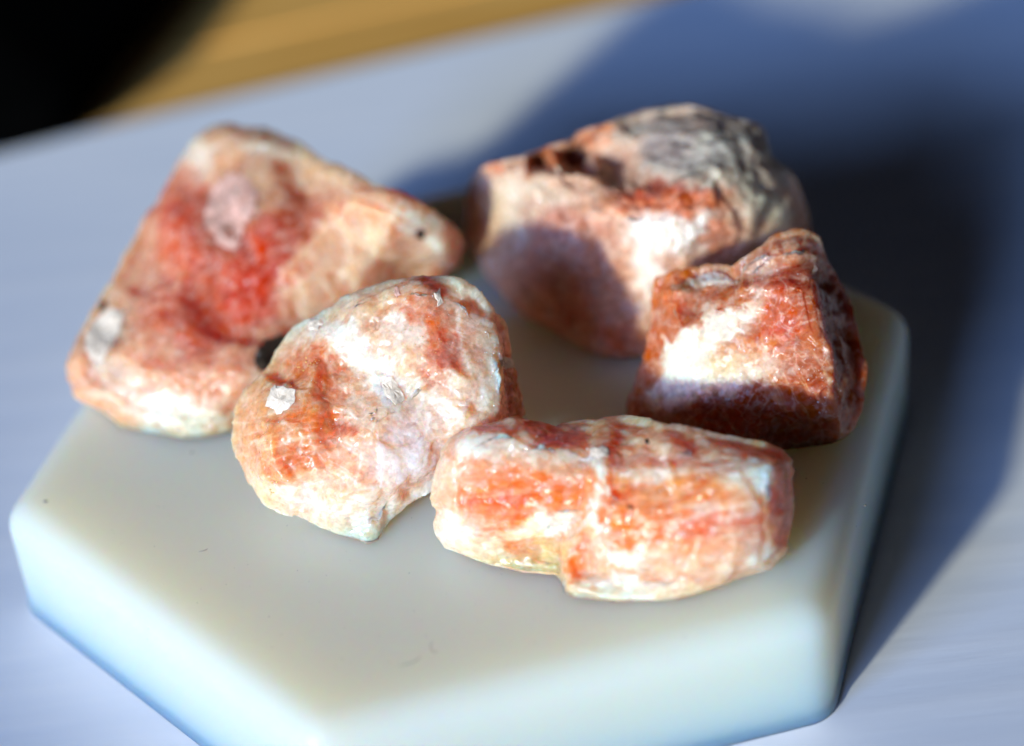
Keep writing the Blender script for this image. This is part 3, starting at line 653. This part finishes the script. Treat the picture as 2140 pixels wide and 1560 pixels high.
blB = [(590,870,140,150,0,(.74,.38,.22),.9),(640,760,85,45,25,DORANGE,.85),(660,880,90,50,35,ORANGE,.85),(560,950,80,60,10,(.70,.36,.22),.8),(700,890,40,30,40,RED,.6),(620,960,70,40,0,DORANGE,.55),(740,960,90,45,30,(.86,.50,.38),.7),
       (880,640,75,60,20,(.70,.24,.15),.85),(930,720,55,65,-20,RED,.75),(900,690,45,40,0,ORANGE,.6),(800,620,60,30,-20,(.84,.55,.36),.7),(985,650,60,55,20,(.74,.46,.38),.8),(1000,740,60,60,0,(.78,.56,.45),.8),(1030,800,40,60,0,(.82,.74,.66),.75),
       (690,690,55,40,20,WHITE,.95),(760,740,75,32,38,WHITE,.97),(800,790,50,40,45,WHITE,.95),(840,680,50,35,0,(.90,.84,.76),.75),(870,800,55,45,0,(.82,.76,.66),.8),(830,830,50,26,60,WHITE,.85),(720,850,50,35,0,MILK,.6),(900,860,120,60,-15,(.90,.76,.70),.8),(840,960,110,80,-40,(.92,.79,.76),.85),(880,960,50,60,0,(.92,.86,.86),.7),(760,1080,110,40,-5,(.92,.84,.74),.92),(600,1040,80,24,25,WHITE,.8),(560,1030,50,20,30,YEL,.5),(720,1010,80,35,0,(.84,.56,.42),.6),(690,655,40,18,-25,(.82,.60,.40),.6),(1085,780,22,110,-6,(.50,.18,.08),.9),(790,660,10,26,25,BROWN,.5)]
skB = [(28,110,8,.65,(.92,.80,.72),760,960,110,80),(-20,90,10,.55,(.90,.70,.54),580,900,90,90),(20,80,8,.6,(.92,.74,.64),1000,670,70,80)]
stB, bvB = build_stone('sunstone', silB, inB, (780,850), 6, blB, M_B, (.84,.60,.46), 51, amp=(.42,.22), facet=1.0, streak=skB, warp=15, NR=140, NT=520)
tag(stB, 'round orange and white stone with glittering gold flecks in the middle front', 'crystal', GRP)
chip(stB, bvB, [(572,804),(621,814),(612,850),(578,867),(557,848)], M_CHIP, 'cleavage_flake', .12, 'square white flake on the orange side', 6)
chip(stB, bvB, [(908,612),(920,608),(926,634),(914,640)], M_CHIP, 'crystal_grain', .1, None, 7)
chip(stB, bvB, [(824,600),(834,598),(836,618),(828,624)], M_PINKCHIP, 'crystal_grain', .1, None, 8)
chip(stB, bvB, [(640,676),(660,666),(676,676),(664,690),(646,688)], M_CHIP, 'crystal_grain', .1, None, 9)
chip(stB, bvB, [(1052,744),(1072,750),(1076,768),(1056,772),(1042,760)], M_CHIP, 'crystal_grain', .1, None, 10)
chip(stB, bvB, [(796,800),(816,786),(836,806),(844,838),(826,848),(806,830)], M_CHIP, 'crystal_grain', .1, None, 12)

# ---- the oblong salmon stone at the front
silC = [(1200,1250,0),(1260,1255,0),(1330,1258,0),(1420,1253,0),(1480,1235,.3),(1560,1205,.8),(1610,1190,1),(1640,1160,1.5),(1655,1100,3),(1662,1040,4.5),(1655,980,6),(1635,940,7.5),(1600,925,8),(1540,912,8.5),(1480,900,9),(1420,885,9.3),(1380,882,9.3),(1350,870,8.5),(1300,865,8),(1260,868,8),(1220,875,8),(1180,885,8),(1165,892,8.3),(1130,882,8.8),(1080,872,9),(1030,880,9),(980,893,9),(940,920,8.5),(920,960,7.5),(908,1000,6.3),(905,1040,5),(910,1065,4),(905,1090,3),(915,1120,1.8),(930,1145,.8),(980,1165,.6),(1040,1185,.4),(1090,1198,.3),(1160,1203,.3),(1175,1220,.2),(1180,1238,0)]
inC = [(975,930,9.6),(1040,905,10.2),(1090,905,10.2),(1130,925,10),(1160,935,9.6),(1230,935,9.4),(1270,925,9.6),(1340,915,9.9),(1390,905,10.4),(1450,925,9.9),(1520,940,9.4),(1590,950,9),(1612,975,8.4),(1620,1040,6.7),(1605,1110,4.4),(1570,1165,2.6),(1270,960,9.1),(1360,960,9),(1460,980,8.6),(1540,990,8.4),(1250,1010,8),(1400,1040,7.6),(1540,1060,6.8),(1330,1100,6),(1450,1130,5.2),(1560,1120,4.8),(1250,1150,4.2),(1330,1190,2.9),(1430,1200,2.6),(1500,1190,2.4),(1250,1220,1.4),(1350,1235,.9),(950,990,7.8),(960,1060,5.8),(1050,970,8.8),(1150,980,8.5),(1060,1040,6.9),(1170,1050,6.7),(960,1120,3.2),(1050,1110,4.3),(1130,1120,4.2),(1170,1150,3),(1080,1170,2),(1120,1180,1.6)]
def editC(px, py):
    # the right half stands proud of the left one along the old crack; a ledge crosses the lower left
    xl = np.interp(py, [900, 975, 1000, 1060, 1090, 1130, 1215, 1250], [1262, 1246, 1240, 1230, 1218, 1180, 1172, 1176])
    step = -1.5 * sstep(-7, 5, px - xl) * sstep(935, 985, py)
    yl = np.interp(px, [900, 1000, 1060, 1110, 1170, 1225], [1120, 1106, 1096, 1090, 1082, 1070])
    ledge = .8 * sstep(-6, 8, py - yl) * sstep(1000, 1070, px) * (1 - sstep(-8, 2, px - xl))
    lump = -.5 * np.exp(-(((px - 1060) / 95) ** 2 + ((py - 915) / 30) ** 2) * 1.2) - .55 * np.exp(-(((px - 1380) / 60) ** 2 + ((py - 920) / 36) ** 2)) - .4 * np.exp(-(((px - 1250) / 45) ** 2 + ((py - 938) / 16) ** 2))
    return step + ledge + lump
blC = [(1300,1060,370,135,-2,(.82,.36,.21),1.1),(1080,1030,180,75,-3,(.80,.30,.17),1.0),(1040,1045,90,22,0,(.66,.17,.12),.75),(1150,1010,85,40,-5,ORANGE,.7),(1380,1060,190,85,0,(.82,.33,.17),1.0),(1330,1100,110,50,0,(.78,.30,.16),.7),(1500,1100,130,40,-6,(.64,.20,.15),.85),(1400,1030,60,30,0,(.88,.48,.28),.6),
       (1080,925,140,34,2,(.80,.66,.56),.7),(1000,930,50,30,0,WHITE,.9),(1230,945,50,14,0,WHITE,.6),(1150,960,90,24,0,(.82,.58,.46),.7),(1300,975,120,20,12,WHITE,.55),(1400,975,60,28,0,WHITE,.5),(1380,920,70,36,0,(.78,.48,.42),.85),(1290,920,70,28,0,(.84,.46,.36),.75),(1480,930,90,34,15,(.78,.36,.27),.7),(1560,985,75,38,15,(.90,.80,.68),.9),(1600,1000,24,60,0,WHITE,.8),(1480,960,60,26,10,(.84,.60,.50),.6),
       (1560,1075,80,14,-15,(.88,.66,.58),.7),(1470,1075,50,12,-20,(.90,.74,.66),.7),(1645,1060,26,110,0,(.84,.32,.17),.9),(1290,900,130,36,0,(.90,.46,.30),.95),(1600,930,60,16,20,(.78,.30,.16),.8),(1130,880,60,8,8,(.80,.36,.22),.7),  # orange rim and lighter back top stand for light glowing through
       (945,1110,50,50,25,WHITE,.85),(1010,1150,80,26,14,(.90,.72,.54),.8),(1110,1110,70,24,0,(.93,.80,.58),.85),(1155,1105,22,36,-20,WHITE,.9),(1090,1150,40,22,0,(.76,.28,.15),.75),(1140,1155,40,26,0,YEL,.8),(1100,1185,80,14,8,(.86,.46,.24),.7),(1205,1120,26,60,5,(.88,.56,.36),.7),(1200,1195,24,55,0,ORANGE,.9),(1235,1140,20,50,0,(.88,.54,.42),.6),(1240,1020,9,60,8,(.93,.84,.74),1.1),(1227,1078,10,36,14,(.93,.86,.78),1.1),(1160,1095,60,12,-6,(.93,.86,.74),.9),  # palest crack and ledge marks stand for sunlit edges
       (1370,1190,140,40,-3,(.80,.58,.42),.7),(1290,1180,50,28,20,WHITE,.7),(1280,1240,90,16,3,(.92,.82,.72),.85),(1420,1240,80,14,-8,(.84,.66,.48),.7),(1540,1170,90,30,-12,(.86,.60,.46),.75),(1600,1170,40,26,-30,WHITE,.7),(1480,1150,110,30,-6,(.80,.40,.26),.7),(930,1000,36,70,5,(.84,.58,.46),.8)]
skC = [(-6,110,9,.7,(.92,.72,.60),1520,1080,140,70),(-4,120,9,.35,(.90,.66,.52),1060,1070,140,60),(0,130,10,.25,(.70,.16,.08),1060,1030,120,40)]
stC, bvC = build_stone('sunstone', silC, inC, (1290,1050), 6, blC, M_C, (.86,.50,.37), 73, veinw=.18, edit=editC, keep=lambda x, y: .45 + .55 * sstep(8, 34, np.abs(x - np.interp(y, [900, 975, 1000, 1060, 1090, 1130, 1215, 1250], [1262, 1246, 1240, 1230, 1218, 1180, 1172, 1176]))), amp=(.26,.16), facet=.62, streak=skC, warp=13, NR=150, NT=560, smooth_it=5)
tag(stC, 'oblong salmon orange stone with a vertical crack at the front edge', 'crystal', GRP)
chip(stC, bvC, [(1348,918),(1356,918),(1357,927),(1349,929)], M_INCL, 'dark_inclusion', .08, 'tiny black dot on the upper edge', 11)
chip(stC, bvC, [(1232,938),(1262,932),(1276,940),(1272,954),(1250,958),(1234,952)], M_CHIP, 'crystal_grain', .1, None, 13)

glints(stA, bvA, [(380,470,60,80,14,.05,.16),(480,520,60,40,10,.05,.16),(640,470,90,60,12,.05,.16),(800,500,100,70,12,.05,.16),(350,720,120,90,10,.05,.15)], M_GLINT, 'clear_glints', 91)
glints(stB, bvB, [(780,850,270,250,150,.03,.10),(1030,760,40,90,40,.04,.13),(900,640,100,50,30,.03,.10),(620,800,80,90,40,.03,.10)], M_GLINT, 'clear_glints', 92)
glints(stB, bvB, [(645,762,24,16,24,.05,.16),(570,1020,10,24,10,.06,.17),(620,820,90,80,40,.04,.10),(880,715,50,40,18,.04,.10),(560,940,60,60,26,.04,.10)], M_GOLD, 'gold_flecks', 93)
glints(stC, bvC, [(1280,1050,330,120,70,.05,.14),(1350,1195,140,45,46,.04,.14),(1060,925,110,30,30,.04,.12),(1420,1120,10,10,2,.1,.16)], M_GLINT, 'clear_glints', 94)
glints(stE, bvE, [(1700,760,50,40,26,.03,.12),(1720,820,40,50,26,.03,.12),(1620,560,80,30,26,.03,.10),(1550,800,120,40,30,.03,.08)], M_GLINT, 'clear_glints', 95)

# ------------------------------------------------------------------ lint and dust on the block
def fibre(pts, rad, mat, label):
    P = np.array([at(x, y, rad + .01) for x, y in pts]); V = []; Fc = []
    n = 5
    for i, p in enumerate(P):
        d = P[min(i + 1, len(P) - 1)] - P[max(i - 1, 0)]; d /= np.linalg.norm(d); s = np.cross(d, [0, 0, 1]); s /= np.linalg.norm(s); q = np.cross(s, d)
        rr = rad * (1 if 0 < i < len(P) - 1 else .4)
        for k in range(n): V.append(p + rr * (math.cos(k * 2 * math.pi / n) * s + math.sin(k * 2 * math.pi / n) * q))
    for i in range(len(P) - 1):
        for k in range(n): a = i * n; Fc.append((a + k, a + (k + 1) % n, a + n + (k + 1) % n, a + n + k))
    Fc += [tuple(range(n - 1, -1, -1)), tuple(range((len(P) - 1) * n, len(P) * n))]
    o = mesh_obj('lint_fibre', V, Fc, mat, loc=tuple(P.mean(0) - np.array([0, 0, rad])))
    tag(o, label, 'lint'); return o
fibre([(905,1341),(900,1348),(900,1356),(904,1362),(911,1364),(915,1361)], .024, M_DUST, 'tiny curled dark fibre lying on the block in front of the stones')
fibre([(835,1392),(850,1388),(865,1384),(876,1376),(879,1373)], .024, M_DUST, 'short nearly straight dark fibre beside the curled one')
fibre([(415,1153),(424,1152),(432,1149),(434,1147)], .028, M_DUST, 'short faint fibre on the block left of the round stone')
rr = random.Random(8)
V = []; Fc = []
def speck(px, py, s, z=0.0, flat=.6):
    p = at(px, py, z + s * .4); k = len(V); a = rr.uniform(0, 3)
    R3 = Matrix.Rotation(a, 3, 'Z')
    for v in OCT: V.append(np.array(R3 @ Vector((v[0] * s * rr.uniform(.6, 1.4), v[1] * s * rr.uniform(.5, 1.1), v[2] * s * flat))) + p)
    Fc.extend([tuple(i + k for i in f) for f in OF])
for x, y, s in [(1808,1057,.12),(1790,1100,.07),(402,946,.14),(95,1048,.2),(622,1193,.06),(855,1198,.07),(865,1277,.07),(1663,982,.1),(1685,1000,.08),(715,1379,.07),(568,1354,.06),(1720,1010,.06),(1430,1330,.06),(1120,1345,.05),(330,1060,.06)]: speck(x, y, s)
for _ in range(200):
    x = rr.uniform(120, 1700); y = rr.uniform(930, 1480)
    w = at(x, y, 0)
    if np.hypot(w[0], w[1]) < 33: speck(x, y, rr.uniform(.02, .055))
o = mesh_obj('dust', V, Fc, M_DUST, loc=tuple(np.mean(V, 0)), smooth=False); o['kind'] = 'stuff'
V = []; Fc = []
for x, y, s in [(308,1337,.11),(310,1315,.09),(740,1286,.08),(502,1209,.06),(990,1300,.06)]: speck(x, y, s)
for _ in range(150):
    x = rr.uniform(120, 1700); y = rr.uniform(930, 1480); w = at(x, y, 0)
    if np.hypot(w[0], w[1]) < 33: speck(x, y, rr.uniform(.025, .06))
o = mesh_obj('pale_lint_specks', V, Fc, M_LINT, loc=tuple(np.mean(V, 0)), smooth=False); o['kind'] = 'stuff'
